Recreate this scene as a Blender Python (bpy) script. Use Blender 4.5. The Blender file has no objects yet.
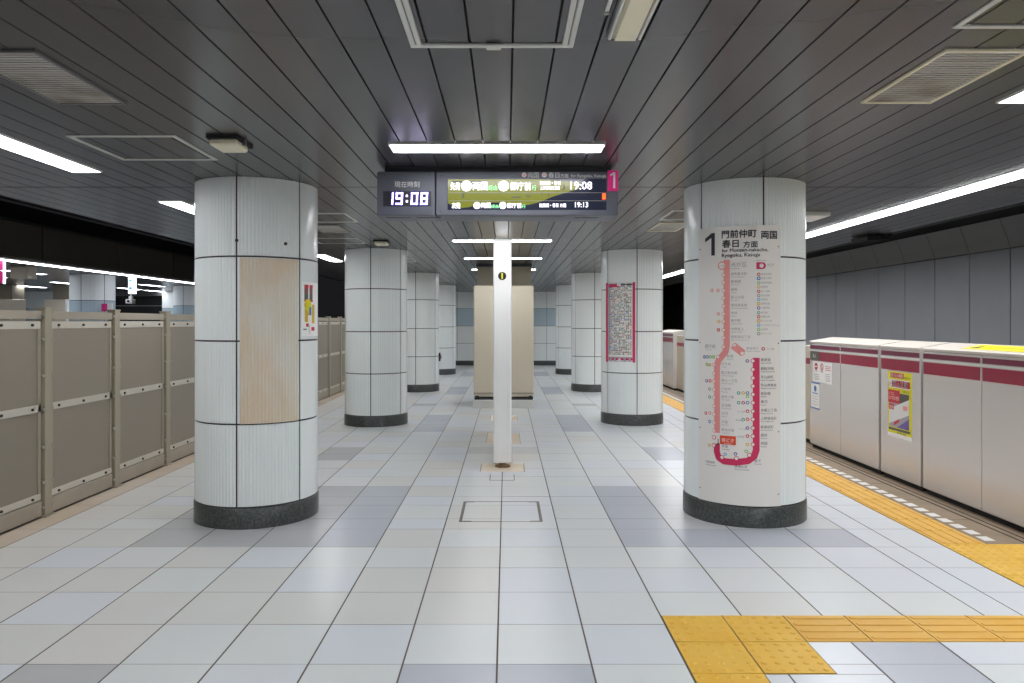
import bpy, math, random
from mathutils import Vector
random.seed(7)
S = bpy.context.scene
COL = S.collection
# ------------------------------------------------------------------ camera, world, exposure
CAMH = 1.45
F = 734.0; VX = 506.5; VY = 322.0
cd = bpy.data.cameras.new('camera'); cam = bpy.data.objects.new('camera', cd); COL.objects.link(cam)
cam.location = (0, 0, CAMH); cam.rotation_euler = (math.radians(90), 0, 0)
cd.sensor_width = 36.0; cd.lens = F*36/1024
cd.shift_x = (512-VX)/1024; cd.shift_y = -(341.5-VY)/1024
cd.clip_start = .05; cd.clip_end = 200
S.camera = cam
w = bpy.data.worlds.new('world'); S.world = w; w.use_nodes = True
w.node_tree.nodes['Background'].inputs[0].default_value = (.01, .01, .011, 1)
w.node_tree.nodes['Background'].inputs[1].default_value = 1.0
S.view_settings.view_transform = 'Standard'; S.view_settings.look = 'None'
S.view_settings.gamma = 1; S.view_settings.use_curve_mapping = False
S.view_settings.exposure = 0.0
S.cycles.use_denoising = True
S.cycles.max_bounces = 8; S.cycles.diffuse_bounces = 5; S.cycles.sample_clamp_indirect = 6
TUBE = 21.5          # strength of the fluorescent diffusers

# ------------------------------------------------------------------ materials
def lin(h):
    h = h.lstrip('#'); r = []
    for i in (0, 2, 4):
        c = int(h[i:i+2], 16)/255
        r.append(c/12.92 if c <= .04045 else ((c+.055)/1.055)**2.4)
    return (*r, 1)
MATS = {}
def mat(name, col, rough=.5, metal=0, noise=None, bump=None, emit=None, spec=.5, clear=0, col2=None, nscale=3, stretch=(1, 1, 1), nlo=.35, nhi=.7):
    if name in MATS: return MATS[name]
    m = bpy.data.materials.new(name); m.use_nodes = True
    nt = m.node_tree; b = nt.nodes['Principled BSDF']
    b.inputs['Base Color'].default_value = lin(col); b.inputs['Roughness'].default_value = rough
    b.inputs['Metallic'].default_value = metal; b.inputs['Specular IOR Level'].default_value = spec
    b.inputs['Coat Weight'].default_value = clear; b.inputs['Coat Roughness'].default_value = .1
    if col2:
        tc = nt.nodes.new('ShaderNodeTexCoord'); mp = nt.nodes.new('ShaderNodeMapping'); mp.inputs['Scale'].default_value = stretch
        n = nt.nodes.new('ShaderNodeTexNoise'); n.inputs['Scale'].default_value = nscale; n.inputs['Detail'].default_value = 6
        r = nt.nodes.new('ShaderNodeValToRGB'); r.color_ramp.elements[0].position = nlo; r.color_ramp.elements[1].position = nhi
        r.color_ramp.elements[0].color = lin(col); r.color_ramp.elements[1].color = lin(col2)
        nt.links.new(tc.outputs['Object'], mp.inputs[0]); nt.links.new(mp.outputs[0], n.inputs['Vector'])
        nt.links.new(n.outputs['Fac'], r.inputs[0]); nt.links.new(r.outputs[0], b.inputs['Base Color'])
    if bump:
        sc, st, dist = bump
        tc = nt.nodes.new('ShaderNodeTexCoord'); n = nt.nodes.new('ShaderNodeTexNoise'); n.inputs['Scale'].default_value = sc
        n.inputs['Detail'].default_value = 3
        bp = nt.nodes.new('ShaderNodeBump'); bp.inputs['Strength'].default_value = st; bp.inputs['Distance'].default_value = dist
        nt.links.new(tc.outputs['Object'], n.inputs['Vector']); nt.links.new(n.outputs['Fac'], bp.inputs['Height']); nt.links.new(bp.outputs[0], b.inputs['Normal'])
    if emit:
        b.inputs['Emission Color'].default_value = lin(emit[0]); b.inputs['Emission Strength'].default_value = emit[1]
    MATS[name] = m; return m

M_cer = mat('ceramic_white', '#eef4f3', .22, col2='#f0f4f3', nscale=2)
M_flute = mat('ceramic_ribbed', '#eaf0ef', .3, col2='#edf2f0', nscale=2)
M_joint = mat('joint_black', '#2c3032', .6)
M_blue = mat('ceramic_blue', '#b6cad3', .25)
M_granite = mat('granite_dark', '#353a39', .3, col2='#5b605e', nscale=70, nlo=.4, nhi=.75)
M_ceil = mat('ceiling_plank', '#4b494c', .25, metal=.15, col2='#474648', nscale=.8, spec=.4)
M_black = mat('void_black', '#0c0c0d', .8)
M_dark = mat('fascia_dark', '#6a665f', .5)
M_duct = mat('duct_grey', '#4a4a4a', .5)
M_alu = mat('aluminium', '#d2d2cd', .4, metal=.05)
M_alud = mat('aluminium_dark', '#7c7c7c', .35, metal=.6)
M_tube = mat('fluorescent_diffuser', '#ffffff', .5, emit=('#fbfcff', TUBE))
M_tubeo = mat('fluorescent_far', '#ffffff', .5, emit=('#f2f4ff', TUBE*.62))
M_lip = mat('lip_grey', '#a09a90', .5)
M_white = mat('painted_white', '#f8f7f5', .35)
M_cream = mat('cream_plastic', '#ece5ca', .5)
M_beige = mat('beige_steel', '#cfc5b0', .45)
M_beige2 = mat('beige_steel_dark', '#a09885', .5)
M_strip = mat('fence_strip_steel', '#cdc7ba', .4, metal=.1)
M_fence = mat('fence_steel', '#a39b8b', .42, metal=.2, col2='#aca292', nscale=5)
M_fencel = mat('fence_rail_steel', '#a49c88', .4, metal=.2)
M_bolt = mat('bolt_steel', '#3c3b39', .4, metal=.6)
M_boltl = mat('bolt_bright', '#a8a6a0', .3, metal=.7)
M_grout = mat('grout', '#5d554d', .8)
M_tilebase = {}
def tilemat(name, a, b, rough=.27): return mat(name, a, rough, col2=b, nscale=1.3, bump=(1.5, .12, .004))
T = {'blue': tilemat('tile_blue_white', '#d7dce2', '#dadfe3'), 'grey': tilemat('tile_grey_white', '#d8dddd', '#dce0df'),
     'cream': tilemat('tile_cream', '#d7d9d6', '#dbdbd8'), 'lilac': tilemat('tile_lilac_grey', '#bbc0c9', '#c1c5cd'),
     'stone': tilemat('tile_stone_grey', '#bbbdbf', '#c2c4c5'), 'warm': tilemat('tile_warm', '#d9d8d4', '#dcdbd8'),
     'tan': tilemat('tile_tan', '#ccb9a4', '#d3c6b6'), 'mid': tilemat('tile_mid_grey', '#cccfd0', '#d0d4d5')}
M_yel = mat('tactile_yellow', '#dfae38', .5, col2='#e6ba50', nscale=4)
M_yel2 = mat('tactile_yellow_worn', '#dba73e', .5, col2='#e0b255', nscale=5)
M_edge = mat('edge_brown', '#8d7a65', .55, col2='#786854', nscale=4)
M_dash = mat('edge_white', '#dcdcd8', .45)
M_gate = mat('gate_satin', '#d8d4d1', .24, metal=.25)
M_gatetop = mat('gate_cover', '#cdc6bc', .5)
M_crim = mat('gate_crimson', '#98183c', .42)
M_crimd = mat('gate_maroon', '#742040', .42)
M_wallr = mat('track_wall_grey', '#c2c5cb', .4, col2='#babdc4', nscale=1.2)
M_wallu = mat('track_wall_upper', '#a4a4a6', .5)
M_conc = mat('concrete', '#5b5955', .85, col2='#444240', nscale=2)
M_sign = mat('sign_grey', '#595c66', .4, metal=.2)
M_signd = mat('sign_dark', '#26272d', .35)
M_screen = mat('screen_navy', '#1b1e2c', .15, emit=('#1f2436', .55))
M_scry = mat('screen_yellow', '#4c5012', .2, emit=('#a4a62e', .42))
M_scrd = mat('screen_olive_line', '#3c3f1c', .3, emit=('#5a5d28', .4))
M_led = mat('led_white', '#ffffff', .4, emit=('#efe8ff', 2.6))
M_ledv = mat('led_violet_bloom', '#6a52c8', .4, emit=('#7c5cff', 1.4))
M_ledg = mat('led_green', '#80e090', .4, emit=('#8ef0a0', 1.5))
M_ledo = mat('led_orange', '#ff5a20', .4, emit=('#ff5418', 2.0))
M_txt = mat('print_black', '#2f3136', .5)
M_txtg = mat('print_grey', '#9c9a98', .5)
M_txtw = mat('print_white', '#e4e4e2', .5)
M_board = mat('map_board_white', '#e8e5e0', .3)
M_pink = mat('print_pink', '#e79692', .45)
M_crmap = mat('print_crimson', '#cf2a5c', .45)
M_red = mat('print_red', '#c8303a', .45)
M_orange = mat('print_orange', '#e04a1e', .45)
M_yprint = mat('print_yellow', '#e3dc1e', .45)
M_yprint2 = mat('print_gold', '#d9b63a', .45)
M_bprint = mat('print_blue', '#4a7fc0', .45)
M_cyan = mat('print_cyan', '#5cb4d6', .45)
M_gprint = mat('print_green', '#8abf52', .45)
M_teal = mat('print_teal', '#4aa79a', .45)
M_violet = mat('print_violet', '#6a5aa8', .45)
M_mag = mat('sign_magenta', '#d3257c', .4, emit=('#d3257c', .15))
M_magl = mat('sign_magenta_lit', '#c42472', .4, emit=('#e83c90', .08))
M_whl = mat('sign_white_lit', '#ffffff', .4, emit=('#f4f6ff', 1.6))
M_stain = mat('stained_panel', '#dfdcd2', .4, col2='#dccab2', nscale=1.3, stretch=(2, 2, .9), nlo=.36, nhi=.6)
M_soot = mat('soot', '#1b1a19', .9)
M_rust = mat('rusty_steel', '#6b5130', .7, metal=.3, col2='#a8916a', nscale=20)
M_fbrk = mat('hatch_bracket', '#6d6862', .5)
M_patch = mat('tile_patch', '#ddd0bd', .4, col2='#d5c4ac', nscale=4)
M_louv = mat('vent_louvre', '#bab8b0', .5, col2='#74654f', nscale=2.2, nlo=.48, nhi=.66)
M_photo = mat('print_photo_grey', '#a8a4ae', .45)
M_photod = mat('print_photo_dark', '#5a5a50', .45)

# perforated sheet: rows of small holes
def perf():
    m = bpy.data.materials.new('perforated_sheet'); m.use_nodes = True; nt = m.node_tree; b = nt.nodes['Principled BSDF']
    tc = nt.nodes.new('ShaderNodeTexCoord'); mp = nt.nodes.new('ShaderNodeMapping'); mp.inputs['Scale'].default_value = (1, 70, 44)
    v = nt.nodes.new('ShaderNodeTexVoronoi'); v.inputs['Randomness'].default_value = 0
    r = nt.nodes.new('ShaderNodeValToRGB'); e = r.color_ramp.elements
    e[0].position = .22; e[0].color = lin('#544c42'); e[1].position = .36; e[1].color = lin('#a2988a')
    nt.links.new(tc.outputs['Object'], mp.inputs[0]); nt.links.new(mp.outputs[0], v.inputs['Vector'])
    nt.links.new(v.outputs['Distance'], r.inputs[0]); nt.links.new(r.outputs[0], b.inputs['Base Color'])
    b.inputs['Roughness'].default_value = .5; b.inputs['Metallic'].default_value = .25
    return m
M_perf = perf()

# ------------------------------------------------------------------ mesh helpers
def worldloc(o):
    v = Vector((0, 0, 0))
    while o: v += o.location; o = o.parent
    return v
class MB:
    def __init__(s): s.v = []; s.f = []; s.m = []; s.s = []; s.mats = []
    def mi(s, m):
        if m not in s.mats: s.mats.append(m)
        return s.mats.index(m)
    def face(s, pts, m, smooth=False):
        n = len(s.v); s.v += [tuple(p) for p in pts]; s.f.append(tuple(range(n, n+len(pts)))); s.m.append(s.mi(m)); s.s.append(smooth)
    def mesh(s, vs, fs, m, smooth=False):
        n = len(s.v); s.v += [tuple(p) for p in vs]; k = s.mi(m)
        for f in fs: s.f.append(tuple(i+n for i in f)); s.m.append(k); s.s.append(smooth)
    def box(s, x0, y0, z0, x1, y1, z1, m, bev=0):
        if x0 > x1: x0, x1 = x1, x0
        if y0 > y1: y0, y1 = y1, y0
        if z0 > z1: z0, z1 = z1, z0
        if bev <= 0:
            vs = [(x0,y0,z0),(x1,y0,z0),(x1,y1,z0),(x0,y1,z0),(x0,y0,z1),(x1,y0,z1),(x1,y1,z1),(x0,y1,z1)]
            fs = [(0,3,2,1),(4,5,6,7),(0,1,5,4),(1,2,6,5),(2,3,7,6),(3,0,4,7)]
            s.mesh(vs, fs, m); return
        b = bev   # chamfered box
        vs = []; idx = {}
        X = (x0, x1); Y = (y0, y1); Z = (z0, z1)
        for i in (0, 1):
            for j in (0, 1):
                for k in (0, 1):
                    sx, sy, sz = (1-2*i)*b, (1-2*j)*b, (1-2*k)*b
                    for a, d in enumerate(((0, sy, sz), (sx, 0, sz), (sx, sy, 0))):
                        idx[i, j, k, a] = len(vs); vs.append((X[i]+d[0], Y[j]+d[1], Z[k]+d[2]))
        fs = []
        I = lambda *t: idx[t]
        for i in (0, 1):
            q = [I(i,0,0,0), I(i,1,0,0), I(i,1,1,0), I(i,0,1,0)]; fs.append(q if i else q[::-1])
            q = [I(0,i,0,1), I(1,i,0,1), I(1,i,1,1), I(0,i,1,1)]; fs.append(q[::-1] if i else q)
            q = [I(0,0,i,2), I(1,0,i,2), I(1,1,i,2), I(0,1,i,2)]; fs.append(q if i else q[::-1])
        for j in (0, 1):
            for k in (0, 1):
                fs.append([I(0,j,k,1), I(1,j,k,1), I(1,j,k,2), I(0,j,k,2)])
                fs.append([I(j,0,k,0), I(j,1,k,0), I(j,1,k,2), I(j,0,k,2)])
                fs.append([I(j,k,0,0), I(j,k,1,0), I(j,k,1,1), I(j,k,0,1)])
                for i in (0, 1): pass
        for i in (0, 1):
            for j in (0, 1):
                for k in (0, 1): fs.append([I(i,j,k,0), I(i,j,k,1), I(i,j,k,2)])
        s.mesh(vs, fs, m)
    def cyl(s, c, r, h, m, axis='z', n=16, r2=None, smooth=True):
        r2 = r if r2 is None else r2
        vs = []
        for k in range(n):
            a = 2*math.pi*k/n; ca, sa = math.cos(a), math.sin(a)
            for rr, t in ((r, 0), (r2, h)):
                if axis == 'z': p = (c[0]+rr*ca, c[1]+rr*sa, c[2]+t)
                elif axis == 'y': p = (c[0]+rr*sa, c[1]+t, c[2]+rr*ca)
                else: p = (c[0]+t, c[1]+rr*ca, c[2]+rr*sa)
                vs.append(p)
        s.mesh(vs, [(2*k, 2*((k+1) % n), 2*((k+1) % n)+1, 2*k+1) for k in range(n)], m, smooth)
        s.mesh([vs[2*k] for k in range(n)], [tuple(range(n))[::-1]], m)
        s.mesh([vs[2*k+1] for k in range(n)], [tuple(range(n))], m)
    def prism_y(s, poly, y0, y1, m):     # poly of (x,z), extruded along y
        n = len(poly)
        vs = [(x, y0, z) for x, z in poly]+[(x, y1, z) for x, z in poly]
        s.mesh(vs, [tuple(range(n))[::-1], tuple(range(n, 2*n))]+[(i, (i+1) % n, (i+1) % n+n, i+n) for i in range(n)], m)
    def build(s, name, parent=None, loc=None, **kw):
        o = bpy.data.objects.new(name, None) if False else None
        me = bpy.data.meshes.new(name)
        base = worldloc(parent) if parent else Vector(loc or (0, 0, 0))
        me.from_pydata([(x-base.x, y-base.y, z-base.z) for x, y, z in s.v], [], s.f)
        for m in s.mats: me.materials.append(m)
        me.polygons.foreach_set('material_index', s.m); me.polygons.foreach_set('use_smooth', s.s)
        me.update()
        o = bpy.data.objects.new(name, me); COL.objects.link(o)
        if parent: o.parent = parent
        else: o.location = base
        tag(o, **kw); return o
def tag(o, label=None, cat=None, group=None, kind=None):
    if label: o['label'] = label
    if cat: o['category'] = cat
    if group: o['group'] = group
    if kind: o['kind'] = kind
    return o
def empty(name, loc, label, cat, group=None):
    o = bpy.data.objects.new(name, None); COL.objects.link(o); o.location = loc; o.empty_display_size = .1
    return tag(o, label, cat, group)
def dup(o, loc=None, label=None, group=None, parent=None):
    c = o.copy(); COL.objects.link(c)
    if parent: c.parent = parent
    if loc is not None: c.location = loc
    if label: c['label'] = label
    if group: c['group'] = group
    for ch in list(o.children): dup(ch, parent=c)
    return c

# ------------------------------------------------------------------ flat artwork laid on a plane or a cylinder
_T = {}
def textmesh(s):
    if s in _T: return _T[s]
    c = bpy.data.curves.new('t', 'FONT'); c.body = s; c.resolution_u = 2
    o = bpy.data.objects.new('t', c); COL.objects.link(o)
    dg = bpy.context.evaluated_depsgraph_get()
    m = bpy.data.meshes.new_from_object(o.evaluated_get(dg))
    r = ([tuple(v.co) for v in m.vertices], [tuple(p.vertices) for p in m.polygons])
    bpy.data.objects.remove(o); bpy.data.curves.remove(c); bpy.data.meshes.remove(m)
    _T[s] = r; return r
class Art:
    def __init__(s, fn): s.fn = fn; s.mb = {}
    def P(s, p): return s.mb.setdefault(p, MB())
    def poly(s, part, pts, lay, m): s.P(part).face([s.fn(u, v, lay) for u, v in pts], m)
    def rect(s, part, u0, v0, u1, v1, lay, m, n=1):
        for i in range(n):
            a = u0+(u1-u0)*i/n; b = u0+(u1-u0)*(i+1)/n
            s.poly(part, [(a, v0), (b, v0), (b, v1), (a, v1)], lay, m)
    def disc(s, part, u, v, r, lay, m, n=14): s.poly(part, [(u+r*math.cos(2*math.pi*k/n), v+r*math.sin(2*math.pi*k/n)) for k in range(n)], lay, m)
    def line(s, part, pts, w, lay, m):
        for (a, b), (c, d) in zip(pts, pts[1:]):
            L = math.hypot(c-a, d-b) or 1; nx, ny = -(d-b)/L*w/2, (c-a)/L*w/2
            k = max(1, int(abs(c-a)/.03))
            for i in range(k):
                t0, t1 = i/k, (i+1)/k
                p = (a+(c-a)*t0, b+(d-b)*t0); q = (a+(c-a)*t1, b+(d-b)*t1)
                s.poly(part, [(p[0]-nx, p[1]-ny), (q[0]-nx, q[1]-ny), (q[0]+nx, q[1]+ny), (p[0]+nx, p[1]+ny)], lay, m)
        for p in pts[1:-1]: s.disc(part, p[0], p[1], w/2, lay, m, 12)
    def text(s, part, st, u, v, h, lay, m, width=None, align='l', bold=0):
        """h is the cap height; v is the baseline"""
        vs, fs = textmesh(st)
        if not vs: return
        x0 = min(p[0] for p in vs); x1 = max(p[0] for p in vs)
        y0 = min(p[1] for p in vs); y1 = max(p[1] for p in vs)
        sc = h/max(y1, .3) if not any(ord(c) > 255 for c in st) else h/(y1-y0)
        yb = 0 if not any(ord(c) > 255 for c in st) else y0
        sx = sc if width is None else width/(x1-x0)
        W = (x1-x0)*sx
        off = {'l': 0, 'c': -W/2, 'r': -W}[align]
        for dx, dy in ([(0, 0)] if not bold else [(-bold, 0), (bold, 0), (0, bold), (0, -bold)]):
            s.P(part).mesh([s.fn(u+off+(x-x0)*sx+dx, v+(y-yb)*sc+dy, lay+(.00002*(dx > 0))) for x, y, _ in vs], fs, m)
    def build(s, parent, names=None):
        for k, b in s.mb.items():
            b.build(k, parent)
LAY = .0012
def on_front(y):       # plane facing the camera, u = x, v = z
    return lambda u, v, l: (u, y-LAY*l, v)
def on_side(x, sgn=-1): # plane facing -x, u runs towards the viewer (right in the picture)
    return lambda u, v, l: (x+sgn*LAY*l, -u, v)
def on_cyl(cx, cy, R):  # u = arc length from the camera-facing line
    return lambda u, v, l: (cx+(R+LAY*l)*math.sin(u/R), cy-(R+LAY*l)*math.cos(u/R), v)
def sheet_cyl(mb, cx, cy, R, a0, a1, z0, z1, th, m, n=24):
    """curved plate with thickness"""
    for i in range(n):
        a, b = math.radians(a0+(a1-a0)*i/n), math.radians(a0+(a1-a0)*(i+1)/n)
        p = lambda r, t, z: (cx+r*math.sin(t), cy-r*math.cos(t), z)
        mb.face([p(R+th, a, z0), p(R+th, b, z0), p(R+th, b, z1), p(R+th, a, z1)], m, False)
        mb.face([p(R, a, z1), p(R+th, a, z1), p(R+th, b, z1), p(R, b, z1)], m)
        mb.face([p(R, a, z0), p(R, b, z0), p(R+th, b, z0), p(R+th, a, z0)], m)
    for t in (a0, a1):
        t = math.radians(t); mb.face([p(R, t, z0), p(R+th, t, z0), p(R+th, t, z1), p(R, t, z1)], m)

def struct(mb, name): return mb.build(name, kind='structure')
ZC = 2.47
YF, YN = 24.6, -7.0      # end wall, back end
XL, XR = -4.07, 4.40     # our ceiling's edges

# ------------------------------------------------------------------ floor
base_rows = [0, .27, .67, .96, 1.34, 1.75, 2.13, 2.55, 2.95, 3.36, 3.78, 4.17, 4.57]
rows = sorted({round(5.14+4.98*k+b, 3) for k in range(-3, 4) for b in base_rows})
rows = [r for r in rows if r < YF]+[YF]
xs = [-3.44, -3.24]+[round(-.04+.4*k, 3) for k in range(-7, 7)]+[2.55, 2.83]
PATH = [(.76, 3.326, 2.83, 3.624), (.76, 3.02, 1.36, 3.326), (.76, YN, 1.06, 3.02), (2.83, YN, 3.6, YF)]
def subtract(r, q):
    x0, y0, x1, y1 = r; a0, b0, a1, b1 = q
    if a0 >= x1-1e-6 or a1 <= x0+1e-6 or b0 >= y1-1e-6 or b1 <= y0+1e-6: return [r]
    out = []
    if b0 > y0: out.append((x0, y0, x1, b0))
    if b1 < y1: out.append((x0, b1, x1, y1))
    m0, m1 = max(y0, b0), min(y1, b1)
    if a0 > x0: out.append((x0, m0, a0, m1))
    if a1 < x1: out.append((a1, m0, x1, m1))
    return out
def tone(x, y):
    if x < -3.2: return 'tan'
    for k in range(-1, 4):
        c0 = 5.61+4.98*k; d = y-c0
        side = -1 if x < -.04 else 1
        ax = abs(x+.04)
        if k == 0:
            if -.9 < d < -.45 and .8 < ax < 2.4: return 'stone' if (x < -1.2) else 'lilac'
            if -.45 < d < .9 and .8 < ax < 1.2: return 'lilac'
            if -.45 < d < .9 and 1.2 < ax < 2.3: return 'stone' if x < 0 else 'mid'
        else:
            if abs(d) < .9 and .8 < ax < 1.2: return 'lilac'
    if abs(x+.04) < .4 and (y < 3.11 or 8.05 < y < 8.5): return 'lilac' if y < 4 else 'mid'
    if -2.04 < x < -1.64 and y < 3.1: return 'stone'
    if 1.56 < x < 1.96 and 2.7 < y < 3.33: return 'lilac'
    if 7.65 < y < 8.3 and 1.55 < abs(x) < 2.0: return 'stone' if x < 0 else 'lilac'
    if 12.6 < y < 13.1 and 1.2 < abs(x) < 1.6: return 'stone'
    r = random.random()
    if x < -2.8: return 'warm' if r < .7 else 'cream'
    if x < 0 and y > 3.3: return 'cream' if r < .25 else 'grey' if r < .6 else 'warm' if r < .68 else 'blue'
    if x > 2.36: return 'blue'
    return 'grey' if r < .55 else 'blue' if r < .93 else 'cream'
fl = MB(); g = .0028
for yi in range(len(rows)-1):
    for xi in range(len(xs)-1):
        rr = [(xs[xi], rows[yi], xs[xi+1], rows[yi+1])]
        t = tone((xs[xi]+xs[xi+1])/2, (rows[yi]+rows[yi+1])/2)
        for q in PATH: rr = [s_ for r_ in rr for s_ in subtract(r_, q)]
        for (x0, y0, x1, y1) in rr:
            if x1-x0 < .02 or y1-y0 < .02: continue
            z = random.uniform(-.0003, .0003)
            a, b = random.uniform(-.0004, .0004), random.uniform(-.0004, .0004)
            fl.face([(x0+.004, y0+.0018, z), (x1-.004, y0+.0018, z+a), (x1-.004, y1-.0018, z+a+b), (x0+.004, y1-.0018, z+b)], T[t])
            # thin edge drop
fl.box(-3.56, YN, -1.1, 3.86, YF, -.0035, M_grout)
struct(fl, 'floor')
# outer brown apron by the platform gates, with white dashes and slots
ap = MB()
y = 4.79
while y < YF:
    y2 = min(y+.6, YF); ap.box(3.133, y+.003, -.003, 3.395, y2-.003, .0005, M_edge); y = y2
ap.box(3.395, 4.79, -.003, 3.41, YF, .0015, M_black)
ap.box(3.41, 4.79, -.003, 3.455, YF, .001, M_edge)
ap.box(3.455, 4.79, -.003, 3.47, YF, .0015, M_black)
ap.box(3.47, 4.79, -.003, 3.85, YF, .001, M_edge)
ap.box(3.433, YN, -.003, 3.85, 4.79, .0004, M_edge)
ap.build('platform_edge_apron', loc=(3.13, 4.8, 0), label='brown strip of floor with dark slots beneath the white platform gates', cat='floor strip', kind='structure')
ds = MB(); y = 4.86
while y < YF-.2: ds.box(3.168, y, 0, 3.24, y+.098, .0022, M_dash); y += .152
ds.build('dashed_line', loc=(3.2, 4.8, 0), label='white dashed line painted on the brown strip beside the yellow paving', cat='floor marking')

def dot_tile(mb, x, y, s=.3, m=None):
    m = m or M_yel
    mb.box(x+.0035, y+.0035, -.003, x+s-.0035, y+s-.0035, .0015, m)
    n = 5; p = s/n
    for i in range(n):
        for j in range(n): mb.cyl((x+p*(i+.5), y+p*(j+.5), .0015), .016, .0048, m, n=8, r2=.009, smooth=False)
def bar_tile(mb, x, y, along, s=.3, m=None):
    m = m or M_yel2
    mb.box(x+.0035, y+.0035, -.003, x+s-.0035, y+s-.0035, .0015, m)
    for i in range(4):
        c = s/4*(i+.5)
        if along == 'y': mb.box(x+c-.013, y+.014, .001, x+c+.013, y+s-.014, .0058, m, .003)
        else: mb.box(x+.014, y+c-.013, .001, x+s-.014, y+c+.013, .0058, m, .003)
ty = MB(); y = 4.79
while y < YF-.25: bar_tile(ty, 2.833, y, 'y'); y += .3
ty.build('tactile_strip', loc=(2.98, 4.8, 0), label='long yellow ribbed tactile strip running beside the platform gates', cat='tactile paving', group='yellow tactile paving')
ty = MB(); y = 4.49
while y > 1.2:
    for x in (2.833, 3.133): dot_tile(ty, x, y)
    y -= .3
ty.build('tactile_strip', loc=(3.1, 4.2, 0), label='double row of studded yellow tiles in front of the gate opening', cat='tactile paving', group='yellow tactile paving')
ty = MB()
dot_tile(ty, .763, 3.326); dot_tile(ty, 1.063, 3.326); dot_tile(ty, .763, 3.026); dot_tile(ty, 1.063, 3.026)
x = 1.363
while x < 2.8: bar_tile(ty, x, 3.326, 'x', min(.3, 2.83-x)); x += .3
y = 2.726
while y > .4: bar_tile(ty, .763, y, 'y') if y < 2.6 else dot_tile(ty, .763, y); y -= .3
ty.build('tactile_strip', loc=(.9, 3.3, 0), label='yellow guiding path turning a corner across the tiles towards the gates', cat='tactile paving', group='yellow tactile paving')

# floor hatch and cut-outs
h = MB(); m = M_fbrk
x0, x1, y0, y1 = -.346, .263, 5.325, 5.925
h.box(x0, y0, 0, x0+.022, y1, .002, m); h.box(x1-.022, y0, 0, x1, y1, .002, m)
for (a, b) in ((x0, x0+.09), (x1-.09, x1)):
    h.box(a, y0, 0, b, y0+.022, .0021, m); h.box(a, y1-.018, 0, b, y1, .0021, m)
h.box(x0, y0, 0, x1, y0+.006, .0016, M_grout); h.box(x0, y1-.006, 0, x1, y1, .0016, M_grout)
h.build('floor_hatch', loc=(-.04, 5.6, 0), label='large square floor hatch with metal corner brackets among the tiles', cat='floor hatch')
h = MB()
h.box(-.157, 6.72, 0, -.149, 6.98, .0018, M_bolt); h.box(.068, 6.72, 0, .074, 6.98, .0018, M_grout); h.box(-.15, 6.72, 0, .07, 6.726, .0015, M_grout)
h.build('floor_hatch', loc=(-.04, 6.85, 0), label='small thin floor hatch outline just before the white post', cat='floor hatch')
for i, (a, b, c, d, lb) in enumerate(((-.25, 7.11, .17, 7.52, 'tan rust-stained floor tile under the near foot of the white post'),
                           (-.24, 8.75, .16, 9.55, 'tan floor tiles under the middle of the edge-on board'),
                           (-.235, 10.75, .155, 11.4, 'tan floor tiles between the edge-on board and beige cabinet'))):
    h = MB(); h.box(a, b, 0, c, d, .0015, M_patch)
    for xx in (a-.008, c+.002): h.box(xx, b, 0, xx+.006, d, .0018, M_bolt)
    h.build('floor_patch', loc=((a+c)/2, b, 0), label=lb, cat='floor patch', group='tan floor patches')

# ------------------------------------------------------------------ ceiling planks
def ceiling(name, xa, xb, off, joints, ya, yb, z=ZC, p=.1565):
    cb = MB(); k = math.floor((xa-off)/p); ys = [ya]+[j for j in joints if ya < j < yb]+[yb]
    while True:
        a = max(off+p*k+.0038, xa); b = min(off+p*(k+1)-.0038, xb); k += 1
        if a >= xb: break
        if b-a < .01: continue
        for j0, j1 in zip(ys, ys[1:]):
            y0, y1 = j0+.010, j1-.010; c = .0008
            vs = [(a, y0, z+.012), (a, y0, z+c), (a+c, y0, z), (b-c, y0, z), (b, y0, z+c), (b, y0, z+.012)]
            n = len(vs); vs += [(x_, y1, z_) for x_, _, z_ in vs]
            cb.mesh(vs, [(i, i+1, i+1+n, i+n) for i in range(n-1)]+[tuple(range(n)), tuple(range(n, 2*n))[::-1]], M_ceil)
    cb.box(xa, ya, z+.012, xb, yb, z+.03, M_black)
    return struct(cb, name)
ceiling('ceiling', XL, XR, -.291, [.6, 5.55, 10.45, 15.35, 20.3], YN, YF)

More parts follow.
